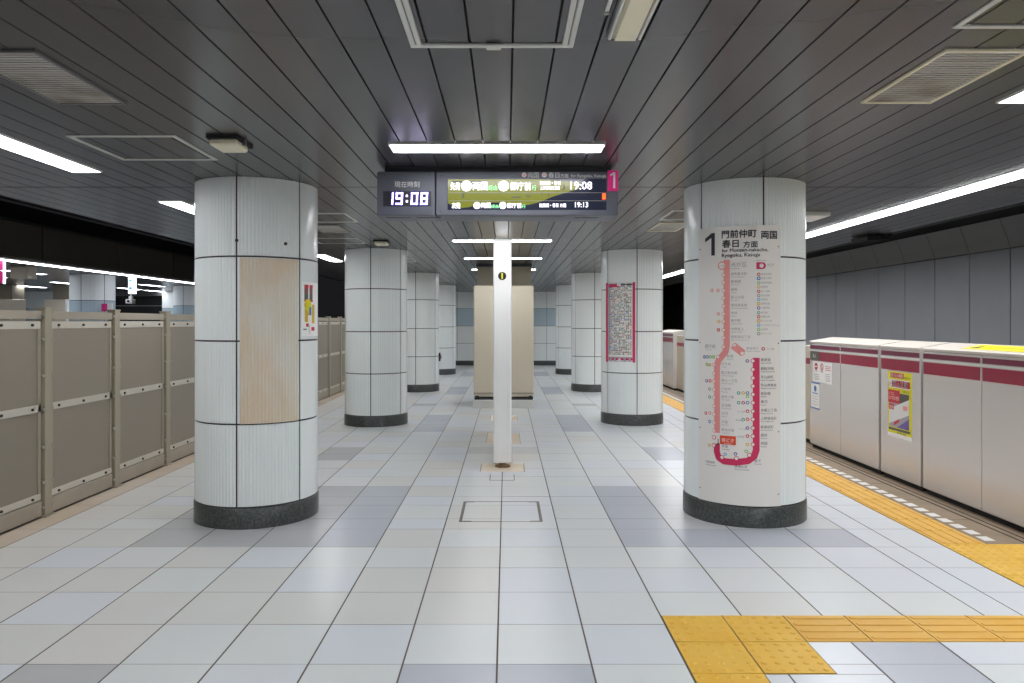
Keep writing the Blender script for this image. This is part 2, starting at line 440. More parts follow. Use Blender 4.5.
# ------------------------------------------------------------------ columns
RC = .443
def column_proto(loc, label, band=None):
    cx, cy, _ = loc
    t = empty('support_column', loc, label, 'column', 'white ribbed columns')
    pl = MB(); n = 72
    pr = RC+.006
    vs = []
    for k in range(n):
        a = 2*math.pi*k/n
        for r, z in ((pr, 0), (pr, .138), (pr-.006, .145), (RC-.02, .146)): vs.append((cx+r*math.sin(a), cy-r*math.cos(a), z))
    pl.mesh(vs, [(4*k+i, 4*((k+1) % n)+i, 4*((k+1) % n)+i+1, 4*k+i+1) for k in range(n) for i in range(3)], M_granite, True)
    pl.build('plinth', t)
    co = MB(); co.cyl((cx, cy, .14), RC-.009, ZC-.14, M_joint, n=60); co.build('joint_core', t)
    cl = MB(); zs = [.15, .733, 1.316, 1.91, ZC+.004]
    for pnl in range(6):
        a0, a1 = -60+60*pnl+.8, 60*pnl-.8
        mid = (a0+a1)/2
        fluted = pnl in (0, 1, 3, 4)
        for ti in range(4):
            z0, z1 = zs[ti]+.006, zs[ti+1]-.006
            if fluted:
                nf = 18; pts = []
                for i in range(nf*8+1):
                    pts.append((a0+(a1-a0)*i/(nf*8), -.0024*(1+math.cos(2*math.pi*i/8)))); 
                m = M_flute
            else:
                pts = [(a0+(a1-a0)*i/12, -.001) for i in range(13)]; m = M_cer
            if band is not None and ti == band: m = M_blue
            ring = [(math.radians(a), RC+d) for a, d in pts]
            P = lambda a, r, z: (cx+r*math.sin(a), cy-r*math.cos(a), z)
            N = len(ring)
            vs = [P(a, r, z0) for a, r in ring]+[P(a, r, z1) for a, r in ring]
            cl.mesh(vs, [(i, i+1, N+i+1, N+i) for i in range(N-1)], m, True)
            for z, fl_ in ((z0, 1), (z1, 0)):
                vs = [P(a, r, z) for a, r in ring]+[P(a, RC-.012, z) for a, r in ring]
                cl.mesh(vs, [(i, i+1, N+i+1, N+i) for i in range(N-1)], m)
            for a, r in (ring[0], ring[-1]):
                cl.face([P(a, r, z0), P(a, RC-.012, z0), P(a, RC-.012, z1), P(a, r, z1)], m)
    cl.build('ribbed_cladding', t)
    return t
L1 = (-1.888, 5.57, 0); R1 = (1.808, 5.60, 0)
c0 = column_proto(L1, 'nearest left column, white ribbed panels with a beige stained board on it')
for x, y, lb in ((R1[0], R1[1], 'nearest right column, wrapped by the tall white route map'),
                 (-1.872, 10.55, 'white column second in the left row, with a cream box above it'),
                 (1.822, 10.68, 'white column second in the right row, with the red timetable on it'),
                 (-1.872, 15.56, 'white column third in the left row, with a small dark box low on its side'),
                 (1.822, 15.60, 'white column third in the right row, behind the timetable column'),
                 (-1.865, 20.6, 'farthest white column of the left row, close to the end wall'),
                 (1.822, 20.6, 'farthest white column of the right row, close to the end wall')):
    dup(c0, (x, y, 0), lb)
p0 = column_proto((-9.05, 16.05, 0), 'column with pale blue band on the other platform, magenta plate beside it', band=2)
p0['group'] = 'blue-banded columns on the other platform'
dup(p0, (-9.1, 21.1, 0), 'far column with pale blue band on the other platform, right of the dark opening')
dup(p0, (-9.05, 11.0, 0), 'column with pale blue band on the other platform, nearest to the viewer')

# stained ribbed board on L1
def ribbed_plate(mb, cx, cy, R, a0, a1, z0, z1, m, nf=18):
    pts = []
    for i in range(nf):
        for fr, dr in [(q/6, -.0018*(1+math.cos(2*math.pi*q/6))) for q in range(6)]: pts.append((math.radians(a0+(a1-a0)*(i+fr)/nf), R+dr))
    pts.append((math.radians(a1), R-.0022)); N = len(pts)
    P = lambda a, r, z: (cx+r*math.sin(a), cy-r*math.cos(a), z)
    mb.mesh([P(a, r, z0) for a, r in pts]+[P(a, r, z1) for a, r in pts], [(i, i+1, N+i+1, N+i) for i in range(N-1)], m)
    for z in (z0, z1): mb.mesh([P(a, r, z) for a, r in pts]+[P(a, R-.014, z) for a, r in pts], [(i, i+1, N+i+1, N+i) for i in range(N-1)], m)
    for a, r in (pts[0], pts[-1]): mb.face([P(a, r, z0), P(a, R-.014, z0), P(a, R-.014, z1), P(a, r, z1)], m)
b = MB(); ribbed_plate(b, L1[0], L1[1], RC+.006, 3.2, 57.6, .737, 1.9, M_stain)
b.build('cover_board', c0, label='beige stained ribbed board')
b = MB()
for px_a, zz in ((.5, 2.02), (44, 2.01)):
    a = math.radians(px_a); b.cyl((L1[0]+RC*math.sin(a), L1[1]-RC*math.cos(a)-.004, zz), .012, .008, M_bolt, axis='y', n=10)
b.build('screw', c0)

# poster on L1's right side
t = empty('paper_notice', (L1[0]+RC, L1[1], 1.34), 'white notice with red and yellow print on the right side of nearest left column', 'notice')
b = MB(); sheet_cyl(b, L1[0], L1[1], RC, 61.8, 97, 1.345, 1.745, .001, M_white, 14); b.build('sheet', t)
A = Art(on_cyl(L1[0], L1[1], RC)); d2 = math.pi/180*RC
def au(a): return a*d2
for a in (65.5, 73.5):
    A.text('print', 'お', au(a+3), 1.66, .05, 2, M_red, width=.04, align='c'); A.rect('print', au(a), 1.61, au(a+6), 1.72, 1.6, M_photod)
    A.rect('print', au(a), 1.70, au(a+6.5), 1.725, 1.8, M_red); A.rect('print', au(a), 1.6, au(a+6.5), 1.615, 1.8, M_red)
A.disc('print', au(71), 1.575, .045, 2, M_yprint); A.rect('print', au(66), 1.5, au(73), 1.6, 1.9, M_yprint2); A.rect('print', au(70), 1.52, au(77), 1.6, 2.1, M_yprint)
A.rect('print', au(73), 1.5, au(77), 1.56, 2.3, M_bprint); A.rect('print', au(78), 1.44, au(84), 1.58, 2, M_yprint2); A.rect('print', au(66), 1.45, au(71), 1.5, 2, M_yprint2)
A.rect('print', au(68), 1.415, au(72), 1.44, 2, M_red); A.rect('print', au(77), 1.385, au(84), 1.412, 2, M_red); A.line('print', [(au(74), 1.43), (au(72.5), 1.4), (au(74.5), 1.36)], .004, 2, M_photod)
A.rect('print', au(64), 1.392, au(69), 1.4, 2, M_photod)
A.build(t)

# ------------------------------------------------------------------ route map on R1
def px_cyl(px, py, c, R):
    tt = (px-VX)/F; a = tt*tt+1; bq = -2*(tt*c[0]+c[1]); cc = c[0]**2+c[1]**2-R*R
    Y = (-bq-math.sqrt(max(bq*bq-4*a*cc, 0)))/(2*a); X = tt*Y
    return math.atan2(X-c[0], c[1]-Y)*R, CAMH+(VY-py)/F*Y
RM = RC+.010
t = empty('route_map', (R1[0], R1[1]-RC, .15), 'tall white railway route map with a crimson loop, wrapped on a column', 'map')
b = MB(); sheet_cyl(b, R1[0], R1[1], RC+.001, -61.8, 15.4, .155, 2.13, .009, M_board, 40)
b.build('board', t, label='white map board')
A = Art(on_cyl(R1[0], R1[1], RM)); Q = lambda x, y: px_cyl(x, y, R1, RM)
def tx(st, x0, y, x1, hh, m, part='lettering', lay=2, bold=0):
    u0, v = Q(x0, y); u1, _ = Q(x1, y); A.text(part, st, u0, v, hh, lay, m, width=u1-u0, bold=bold)
u0, v0 = Q(705.4, 256.2); u1, v1 = Q(715, 233)
A.poly('lettering', [(u1-.028, v0), (u1, v0), (u1, v1), (u1-.026, v1), (u0, v1-.035), (u0, v1-.062), (u1-.028, v1-.034)], 2, M_txt)
tx('門前仲町', 722, 238.6, 756.4, .056, M_txt, bold=.0015); tx('両国', 761, 238.8, 776.6, .054, M_txt, bold=.0015)
tx('春日', 722.4, 247.9, 738.6, .054, M_txt, bold=.0015); tx('方面', 743.4, 247.6, 757.6, .044, M_txt, bold=.001)
tx('for Monzen-nakacho,', 722, 252.4, 768, .024, M_txt, bold=.0006); tx('Ryogoku, Kasuga', 722, 257.3, 760, .024, M_txt, bold=.0006)
L = lambda pts: [Q(*p) for p in pts]
W = .044
A.line('route_line', L([(726.8, 260), (726.8, 345.5), (725.5, 352), (718.5, 360.5), (717.2, 366), (717.2, 432.8)]), W, 2, M_pink)
A.line('route_line', L([(733, 345.3), (743.2, 353.4)]), .05, 2, M_pink)
A.line('route_line', L([(717, 443.9), (717, 452), (718.8, 457.5), (724, 461.2), (736, 462.3), (748, 460.8), (754, 456.5), (756.2, 450), (756.2, 357.8)]), .046, 2, M_crmap)
def station(x, y, r=.014, m=M_pink):
    u, v = Q(x, y); A.disc('station_marks', u, v, r, 3, m); A.disc('station_marks', u, v, r*.72, 4, M_board)
station(722, 265.7, .03)
u, v = Q(722, 265.7); A.text('lettering', 'E 38', u, v-.008, .014, 5, M_txtg, width=.03, align='c')
def lab(x, y, s_, en, h=.021, m=M_txtg, w_=None, al='l', part='lettering'):
    u, v = Q(x, y); n = len(s_)
    A.text(part, s_, u, v-.004, h, 2, m, width=h*1.03*n, align=al)
    A.text(part, en, u, v-.019, .0085, 2, m, align=al)
top = [('練馬春日町', 'Nerima-kasugacho', 274.9), ('豊島園', 'Toshimaen', 282.5), ('練馬', 'Nerima', 290.5), ('新江古田', 'Shin-egota', 298.1), ('落合南長崎', 'Ochiai-minami-nagasaki', 306.1),
       ('中井', 'Nakai', 313.9), ('東中野', 'Higashi-nakano', 321.5), ('中野坂上', 'Nakano-sakaue', 329.9), ('西新宿五丁目', 'Nishi-shinjuku-gochome', 337.7)]
lab(731, 266.5, '光が丘', 'Hikarigaoka', .034)
for s_, en, y in top: station(723.6, y); lab(731, y, s_, en)
station(723.6, 346.7); lab(705.2, 347.5, '都庁前', 'Tochomae', .028)
station(734.5, 345.2); station(742.3, 353.2, .016); lab(746.3, 349, '新宿西口', 'Shinjuku-nishiguchi', .019)
mid = [('新宿', 'Shinjuku', 356.9), ('代々木', 'Yoyogi', 364.8), ('国立競技場', 'Kokuritsu-kyogijo', 373.3), ('青山一丁目', 'Aoyama-itchome', 381.2), ('六本木', 'Roppongi', 389.5), ('麻布十番', 'Azabu-juban', 397.4),
       ('赤羽橋', 'Akabanebashi', 405.9), ('大門', 'Daimon', 414.2), ('汐留', 'Shiodome', 422.5), ('築地市場', 'Tsukijishijo', 430.4)]
for i, (s_, en, y) in enumerate(mid): station(718.2 if i == 0 else 714.2, y); lab(727 if i == 0 else 721.6, y, s_, en)
rt = [('東新宿', 'Higashi-shinjuku', 360.8), ('若松河田', 'Wakamatsu-kawada', 369.5), ('牛込柳町', 'Ushigome-yanagicho', 378), ('牛込神楽坂', 'Ushigome-kagurazaka', 386.1), ('飯田橋', 'Iidabashi', 394.4), ('春日', 'Kasuga', 402.7),
      ('本郷三丁目', 'Hongo-sanchome', 411.2), ('上野御徒町', 'Ueno-okachimachi', 419.3), ('新御徒町', 'Shin-okachimachi', 428), ('蔵前', 'Kuramae', 436.1), ('両国', 'Ryogoku', 444.4)]
for s_, en, y in rt: station(752.8, y, .015, M_crmap); lab(760.6, y, s_, en, .022, M_txt)
for x, y in ((714.2, 437.3), (714, 445.2), (722.2, 457.3), (736.5, 458.3), (749.3, 454.9)): station(x, y, .016, M_crmap)
lab(721.8, 446.8, '月島', 'Tsukishima', .021, M_txt); lab(706, 462, '門前仲町', 'Monzen-nakacho', .018, M_txt)
lab(734.6, 467, '清澄白河', 'Kiyosumi-shirakawa', .02, M_txt); lab(754.4, 461.8, '森下', 'Morishita', .021, M_txt)
u0, v0 = Q(720, 443.9); u1, v1 = Q(735.9, 436.5); A.rect('here_marker', u0, v0, u1, v1, 2, M_orange, 4)
A.text('here_marker', '勝どき', (u0+u1)/2, v0+.018, .028, 3, M_txtw, width=.085, align='c'); A.text('here_marker', 'Kachidoki', (u0+u1)/2, v0+.004, .009, 3, M_txtw, align='c')
u, v = Q(718.4, 443); A.poly('here_marker', [(u-.012, v), (u+.012, v), (u, v-.018)], 4, M_txt); A.line('here_marker', [(u, v), (u, v+.03)], .005, 4, M_txt)
# interchange badges
bc = [M_red, M_bprint, M_gprint, M_yprint2, M_red, M_txtg, M_cyan, M_yprint2, M_violet, M_teal, M_red, M_yprint2, M_cyan, M_gprint, M_txtg]
names = ['都営浅草線', '都営三田線', '都営新宿線', '銀座線', '丸ノ内線', '日比谷線', '東西線', '有楽町線', '半蔵門線', '南北線', '副都心線', 'りんかい線', 'つくばエクスプレス', '山手線', 'モノレール']
for i, y in enumerate((274.3, 278.3, 282.9, 287, 291.4, 295.6, 299.6, 303.8, 308, 312.8, 316.8, 321, 325.3, 329.5, 333.7)):
    u, v = Q(758.6, y)
    if i in (1, 7, 11): A.rect('badge_print', u-.012, v-.012, u+.012, v+.012, 2, bc[i])
    else: A.disc('badge_print', u, v, .012, 2, bc[i])
    A.disc('badge_print', u, v, .006, 3, M_board)
    n = names[i]; A.text('lettering', n, u+.018, v-.006, .015, 2, M_txtg, width=.0145*len(n))
u, v = Q(761.5, 265.7); A.rect('badge_print', u-.036, v-.024, u+.006, v+.024, 2, M_crmap, 2); A.disc('badge_print', u+.006, v, .024, 2, M_crmap, 20)
A.disc('badge_print', u, v, .015, 3, M_board); A.text('lettering', '大江戸', u+.04, v-.004, .02, 2, M_txtg, width=.05); A.text('lettering', 'Oedo Line', u-.036, v+.032, .011, 2, M_txtg)
for x, y, m_ in ((712, 290.5, M_pink), (718, 290.5, M_pink), (718.6, 313.9, M_pink), (719, 321.5, M_yprint2), (718.6, 329.9, M_red), (763.1, 348.8, M_red), (704.5, 356.9, M_violet), (707.5, 356.9, M_bprint), (710.5, 356.9, M_gprint), (713.6, 356.9, M_gprint),
                 (707, 364.3, M_gprint), (709.8, 364.8, M_yprint2), (706.8, 380.8, M_violet), (710.2, 380.8, M_orange), (709.8, 389, M_txtg), (709.8, 397, M_teal), (706, 413, M_crmap), (710, 413, M_pink), (709.8, 421.5, M_bprint), (709.6, 445.2, M_yprint2),
                 (747.3, 361, M_violet), (738.6, 393, M_teal), (743.2, 393, M_yprint2), (747.5, 393, M_bprint), (747.5, 396.3, M_gprint), (738.6, 402.7, M_teal), (743.2, 402.7, M_red), (747.5, 402.7, M_bprint), (747.5, 411.2, M_red), (743.2, 419.6, M_teal), (747.5, 419.3, M_orange), (747.5, 428, M_violet), (747.5, 436.1, M_red), (747.5, 444.4, M_yprint2),
                 (725.2, 454.2, M_cyan), (735.5, 453.8, M_violet), (746.3, 451.2, M_gprint)):
    u, v = Q(x, y); A.disc('badge_print', u, v, .0125, 2, m_); A.disc('badge_print', u, v, .006, 3, M_board)
for x, y, s_ in ((737.5, 411.6, '丸ノ内線'), (735.5, 420.2, '京成線'), (738.5, 429, 'つくば'), (737, 436.6, '浅草線'), (767, 349, '丸ノ内線')):
    u, v = Q(x, y); A.text('lettering', s_, u, v-.006, .014, 2, M_txtg, width=.05)
for a in (-59.5, 13):
    for z in (1.98, 1.30, .68, .24):
        A.disc('screws', math.radians(a)*RM, z, .005, 2, M_bolt, 8)
A.build(t)

# ------------------------------------------------------------------ timetable on R2
RX, RY = 1.822, 10.68
t = empty('timetable', (RX, RY-RC, .89), 'crimson-edged timetable full of tiny coloured print on a right-hand column', 'timetable')
b = MB(); sheet_cyl(b, RX, RY, RC+.001, -61, -5, .895, 1.995, .006, M_photo, 24); b.build('backing', t)
b = MB()
for a0 in (-62, -8): sheet_cyl(b, RX, RY, RC+.001, a0, a0+4.2, .885, 2.005, .014, M_crmap, 5)
b.build('frame', t, label='crimson side strips')
A = Art(on_cyl(RX, RY, RC+.007)); ua, ub = math.radians(-56)*RC, math.radians(-8.5)*RC
pal = [M_red, M_photod, M_txtg, M_board, M_bprint, M_teal, M_txtg, M_photod, M_photod, M_txt, M_txtg]
z = 1.93
A.rect('header', ua, 1.94, ub, 1.992, 1, M_board, 4); A.rect('header', ua, 1.94, ua+.18, 1.985, 2, M_crmap, 3); A.rect('header', ub-.16, 1.965, ub, 1.98, 2, M_txt, 3)
A.disc('header', (ua+ub)/2-.02, 1.975, .02, 3, M_txtw)
A.rect('printed_table', ua, .96, ub, 1.94, .6, M_board, 10)
while z > .97:
    A.rect('printed_table', ua, z-.004, ub, z-.001, 1.2, M_photod, 6)
    u = ua+.045
    A.rect('printed_table', ua+.004, z, ua+.04, z+.016, 1, M_bprint if random.random() < .3 else M_txtg)
    while u < ub-.012:
        if random.random() < .82: A.rect('printed_table', u, z+.001, u+random.choice((.012, .018, .022)), z+.014, 1, random.choice(pal), 1)
        u += .026
    z -= .024
A.rect('printed_table', ua, .915, ub, .945, 1, M_crmap, 5); A.rect('printed_table', ua, .9, ub, .912, 1, M_board, 5); A.disc('printed_table', (ua+ub)/2, .918, .022, 2, M_txtw)
A.build(t)

# small box on L3, and magenta plate etc. on the other platform
b = MB(); b.box(-1.872+RC-.004, 15.50, .62, -1.872+RC+.03, 15.62, .80, M_signd, .006); b.box(-1.872+RC+.03, 15.52, .67, -1.872+RC+.05, 15.60, .75, M_alud)
b.build('socket_box', loc=(-1.43, 15.56, .7), label='small dark box low on the side of a far left column', cat='box')

# ------------------------------------------------------------------ white board seen edge-on
t = empty('information_board', (-.04, 7.3, 0), 'tall white information board seen edge-on at the platform centre', 'board')
b = MB(); b.box(-.131, 7.30, .045, .050, 9.5, 2.275, M_white, .012); b.build('board_body', t)
b = MB()
for x in (-.095, .012): b.box(x, 7.2985, .06, x+.002, 7.3, 2.26, M_board)
b.build('edge_seam', t)
for y in (7.36, 9.3):
    b = MB(); b.cyl((-.04, y, .012), .035, .04, M_rust, n=16); b.cyl((-.04, y, .0016), .075, .012, M_rust, n=20); b.build('foot', t, label='rusty round foot')
A = Art(on_front(7.296)); A.disc('badge', -.043, 1.907, .041, 1, M_signd, 24); A.rect('badge', -.051, 1.877, -.035, 1.937, 2, M_yprint); A.build(t)

# ------------------------------------------------------------------ beige cabinet and shaft
t = empty('steel_cabinet', (-.045, 12.4, 0), 'beige steel cabinet on a metal plinth behind the white board', 'cabinet')
b = MB(); b.box(-.554, 12.40, .185, .46, 13.0, 2.065, M_beige, .012); b.build('body', t)
b = MB(); b.box(-.55, 12.395, .23, .455, 12.402, .26, M_beige2, 0); b.build('bottom_lip', t)
b = MB(); b.box(-.56, 12.36, .0, .466, 13.0, .14, M_alu, .004); b.build('plinth', t, label='steel plinth')
b = MB(); b.box(-.54, 12.37, .14, .446, 12.98, .16, M_signd)
for x in (-.5, .4): b.cyl((x+.005, 12.37, .165), .045, .5, M_signd, axis='y', n=14)
b.box(-.54, 12.45, .16, .446, 12.98, .2, M_signd); b.build('support_rail', t, label='black support rail')
b = MB(); b.box(-.525, 13.02, .0, .44, 13.6, 2.43, M_beige2); b.box(-.535, 13.01, 2.43, .45, 13.61, 2.469, M_signd); b.build('service_shaft', loc=(-.04, 13.1, 0), label='dull beige service shaft rising to the ceiling behind the beige cabinet', cat='shaft')

# ------------------------------------------------------------------ ceiling fittings
def light_proto(x, y, along, m=M_tube, L_=1.24, W_=.2, label=None, group=None, z=ZC):
    t = empty('ceiling_light', (x, y, z), label, 'ceiling light', group)
    a, b_ = (L_/2, W_/2) if along == 'x' else (W_/2, L_/2)
    f = MB(); e = .008
    f.box(x-a, y-b_, z-.011, x+a, y-b_+e, z+.002, M_white); f.box(x-a, y+b_-e, z-.011, x+a, y+b_, z+.002, M_white)
    f.box(x-a, y-b_+e, z-.011, x-a+e, y+b_-e, z+.002, M_white); f.box(x+a-e, y-b_+e, z-.011, x+a, y+b_-e, z+.002, M_white)
    f.build('frame', t)
    d = MB(); d.box(x-a+e, y-b_+e, z-.010, x+a-e, y+b_-e, z-.002, m); d.build('diffuser', t)
    return t
G1 = 'crosswise ceiling lights along the platform centre'
k0 = light_proto(-.055, 4.28, 'x', label='bright crosswise fluorescent light in front of the hanging departure sign', group=G1)
for y, lb in ((6.73, 'crosswise fluorescent light hidden behind the hanging departure sign'), (9.15, 'crosswise fluorescent light above the edge-on white board'),
              (11.7, 'crosswise fluorescent light just in front of the beige cabinet'), (14.15, 'crosswise fluorescent light peeking out behind the beige shaft'),
              (16.6, 'crosswise fluorescent light fourth beyond the departure sign'), (19.05, 'crosswise fluorescent light second from the end wall'), (21.5, 'crosswise fluorescent light nearest the end wall'),
              (1.83, 'crosswise fluorescent light above the nearest floor tiles'), (-.62, 'unseen crosswise fluorescent light added behind the viewpoint'), (-3.06, 'unseen crosswise fluorescent light added behind the viewpoint'), (-5.5, 'unseen crosswise fluorescent light added behind the viewpoint')):  # those behind the viewpoint are unseen, added to even out the light
    dup(k0, (-.055, y, ZC), lb)
G2 = 'lengthwise ceiling lights over the left side'
k1 = light_proto(-2.83, 4.34, 'y', label='bright lengthwise light in the left ceiling beside a square hatch', group=G2)
for i, y in enumerate((6.78, 9.22, 11.67, 14.12, 16.56, 19.0, 21.4, 1.9, -.55, -3.0, -5.45)):
    dup(k1, (-2.83, y, ZC), ['lengthwise light in the left ceiling just before the nearest left column', 'lengthwise light in the left ceiling hidden by the nearest column',
        'lengthwise light glowing in the gap between the two nearest left columns', 'lengthwise light just beyond the gap between the nearest left columns', 'lengthwise light in the left ceiling by the third left column',
        'lengthwise light in the left ceiling past the third column', 'lengthwise light in the left ceiling nearest the end wall', 'lengthwise light in the left ceiling before the stained vent', 'unseen lengthwise light added in the left ceiling behind the viewpoint'][min(i, 8)])  # last three are out of view, added to brighten camera-facing sides
G3 = 'lengthwise ceiling lights over the right side'
k2 = light_proto(2.36, 2.77, 'y', label='bright ceiling light cut by the picture edge beside the right vent', group=G3)
dup(k2, (2.36, 7.67, ZC), 'lengthwise light hidden behind the route map column'); dup(k2, (2.36, 12.57, ZC), 'lengthwise light behind the timetable column')
for y in (.3, -2.1, -4.6): dup(k2, (2.36, y, ZC), 'unseen lengthwise light added in the right ceiling behind the viewpoint')  # out of view, added to light the column fronts
t = empty('strip_light', (3.53, 8, ZC), 'continuous strip light running above the platform gates', 'strip light')
b = MB(); b.box(3.43, YN, ZC-.006, 3.63, YF, ZC+.002, M_white); b.build('frame', t)
b = MB(); b.prism_y([(3.437, ZC-.006), (3.439, ZC-.009), (3.621, ZC-.009), (3.623, ZC-.006)], YN+.01, YF-.01, M_tube); b.build('diffuser', t)

def hatch_proto(x0, y0, s=.6, label=None, w=.022, latch=False):
    t = empty('ceiling_hatch', (x0, y0, ZC), label, 'ceiling hatch', 'square ceiling hatches')
    b = MB()
    for a, b0, c, d in ((x0, y0, x0+s, y0+w), (x0, y0+s-w, x0+s, y0+s), (x0, y0+w, x0+w, y0+s-w), (x0+s-w, y0+w, x0+s, y0+s-w)):
        b.box(a, b0, ZC-.006, c, d, ZC+.002, M_alu, .0015)
    b.build('frame', t)
    if latch: b = MB(); b.box(x0+s/2-.025, y0+s-w-.012, ZC-.012, x0+s/2+.025, y0+s-w+.02, ZC-.002, M_alu, .002); b.build('latch', t)
    return t
h0 = hatch_proto(-2.41, 4.01, label='square ceiling hatch outlined in grey, between left light and cream box')
for x, y, lb in ((-2.11, 6.88, 'square ceiling hatch just past the nearest left column, before the vent'), (-2.42, 8.93, 'square ceiling hatch just past the small vent on the left'),
                 (1.54, 1.94, 'square ceiling hatch cut off at the upper right picture corner'), (1.515, 6.71, 'square ceiling hatch peeking out beside the route map column'),
                 (-2.11, 11.8, 'square ceiling hatch past the second left column')):
    dup(h0, (x, y, ZC), lb)
t = empty('ceiling_hatch', (-.05, 2.4, ZC), 'large framed ceiling hatch with a latch, at the top centre', 'ceiling hatch', 'square ceiling hatches')
b = MB(); x0, x1, y0, y1 = -.353, .246, 1.95, 2.713
b.box(x0, y1-.025, ZC-.008, x1, y1, ZC+.002, M_alu, .002); b.box(x0, y0, ZC-.008, x1, y0+.025, ZC+.002, M_alu, .002)
for xa in (x0, x0+.024, x1-.042, x1-.018): b.box(xa, y0+.025, ZC-.008, xa+.018, y1-.025, ZC+.002, M_alu, .002)
b.box(x0+.016, y0+.03, ZC-.003, x0+.026, y1-.03, ZC+.002, M_alud); b.box(x1-.026, y0+.03, ZC-.003, x1-.016, y1-.03, ZC+.002, M_alud)
b.build('frame', t); b = MB(); b.box(-.075, 2.675, ZC-.014, -.02, 2.72, ZC-.004, M_alu, .003); b.build('latch', t)

def vent_proto(x0, y0, x1, y1, label, drop=.012):
    t = empty('ceiling_vent', (x0, y0, ZC), label, 'ceiling vent', 'rectangular ceiling vents')
    b = MB(); w = .015
    for a, b0, c, d in ((x0, y0, x1, y0+w), (x0, y1-w, x1, y1), (x0, y0+w, x0+w, y1-w), (x1-w, y0+w, x1, y1-w)): b.box(a, b0, ZC-.01, c, d, ZC+.002, M_cream if x0 > 0 else M_alud, .002)
    b.build('frame', t)
    b = MB(); b.box(x0+w, y0+w, ZC+.004, x1-w, y1-w, ZC+.006, M_bolt); b.build('backing', t)
    b = MB(); y = y0+w+.004
    while y < y1-w-.012:
        b.box(x0+w, y, ZC-.006, x1-w, y+.017, ZC-.004, M_louv)
        y += .0265
    b.build('louvre', t, label='slatted grille with brown soot stains')
    return t
v0 = vent_proto(-2.085, 2.75, -1.765, 3.42, 'stained slatted ceiling vent at the upper left, near the picture edge')
v1 = vent_proto(1.64, 2.74, 1.965, 3.40, 'cream framed slatted ceiling vent at the upper right')
dup(v0, (-2.085, 7.7, ZC), 'slatted ceiling vent between two hatches past the nearest left column'); dup(v1, (1.57, 7.55, ZC), 'cream framed ceiling vent peeking out left of the route map column')
dup(v0, (-2.085, 12.65, ZC), 'slatted ceiling vent beyond the second left column')
# surface boxes
t = empty('cream_box', (-1.6, 4.07, ZC), 'flat cream box on the ceiling in front of the nearest left column, soot behind it', 'ceiling box', 'cream ceiling boxes')
b = MB(); b.box(-1.63, 4.02, 2.418, -1.48, 4.21, 2.458, M_cream, .01); b.build('cover', t)
b = MB(); b.box(-1.64, 4.0, 2.455, -1.47, 4.26, 2.469, M_soot); b.cyl((-1.47, 4.12, 2.44), .012, .03, M_alud, n=10); b.build('mounting', t)
dup(t, (-1.62, 9.2, ZC), 'flat cream box on the ceiling in front of the second left column')
t = empty('emergency_light', (.41, 2.25, ZC), 'cream emergency light in a metal housing at the top, beside the large hatch', 'emergency light')
b = MB(); b.box(.352, 1.93, 2.452, .475, 2.60, 2.47, M_alud, .003); b.box(.356, 1.95, 2.438, .366, 2.575, 2.455, M_alu, .002); b.box(.461, 1.95, 2.438, .471, 2.575, 2.455, M_alu, .002); b.build('housing', t)
b = MB(); b.prism_y([(.368, 2.455), (.378, 2.43), (.449, 2.43), (.459, 2.455)], 1.96, 2.56, M_cream); b.build('cover', t)
b = MB(); b.box(.322, 1.93, 2.462, .334, 2.42, 2.47, M_alu); b.cyl((.328, 2.40, 2.456), .008, .012, M_boltl, n=8); b.build('side_rail', t)
t = empty('ceiling_speaker', (2.85, 7, ZC), 'pale grey box under the ceiling just right of the route map column', 'ceiling box')
b = MB(); b.box(2.62, 6.75, 2.425, 2.98, 7.15, 2.469, M_alu, .006); b.build('housing', t); b = MB(); b.box(2.65, 6.78, 2.42, 2.95, 7.12, 2.426, M_white); b.build('cover', t)

# ------------------------------------------------------------------ hanging sign
YS = 4.8
t = empty('departure_sign', (-.06, YS, 2.15), 'grey hanging departure display with clock and magenta number plate', 'departure sign')
b = MB(); b.box(-.80, YS+.03, 2.43, .69, YS+.27, 2.475, M_signd); b.build('ceiling_mount', t)
b = MB(); b.box(-.847, YS, 2.148, -.4665, YS+.3, 2.433, M_sign, .004); b.build('clock_case', t)
b = MB(); b.box(-.4605, YS, 2.148, .728, YS+.3, 2.433, M_sign, .004); b.build('display_case', t)
b = MB()
for i in range(46): b.box(-.10+i*.0105, YS+.05, 2.1455, -.096+i*.0105, YS+.09, 2.149, M_signd)
for x in (-.80, -.6, .45): b.box(x, YS+.1, 2.145, x+.16, YS+.105, 2.149, M_signd)
b.build('bottom_vents', t)
PX = lambda x, y: ((x-VX)/F*YS, CAMH+(VY-y)/F*YS)
A = Art(on_front(YS))
def R(part, xa, ya, xb, yb, lay, m): (a, b1), (c, d) = PX(xa, yb), PX(xb, ya); A.rect(part, a, b1, c, d, lay, m)
def X(part, s_, xa, yb, xb, hpx, lay, m, bold=0): (a, v), (c, _) = PX(xa, yb), PX(xb, yb); A.text(part, s_, a, v, hpx/F*YS, lay, m, width=c-a, bold=bold)
X('clock_title', '現在時刻', 394.5, 187.3, 419.5, 6, 1, M_txtw)
R('clock_window', 383.2, 191.2, 431.2, 206.4, 1, M_signd)
seg = {'1': 'bc', '9': 'abcdfg', '0': 'abcdef', '8': 'abcdefg'}
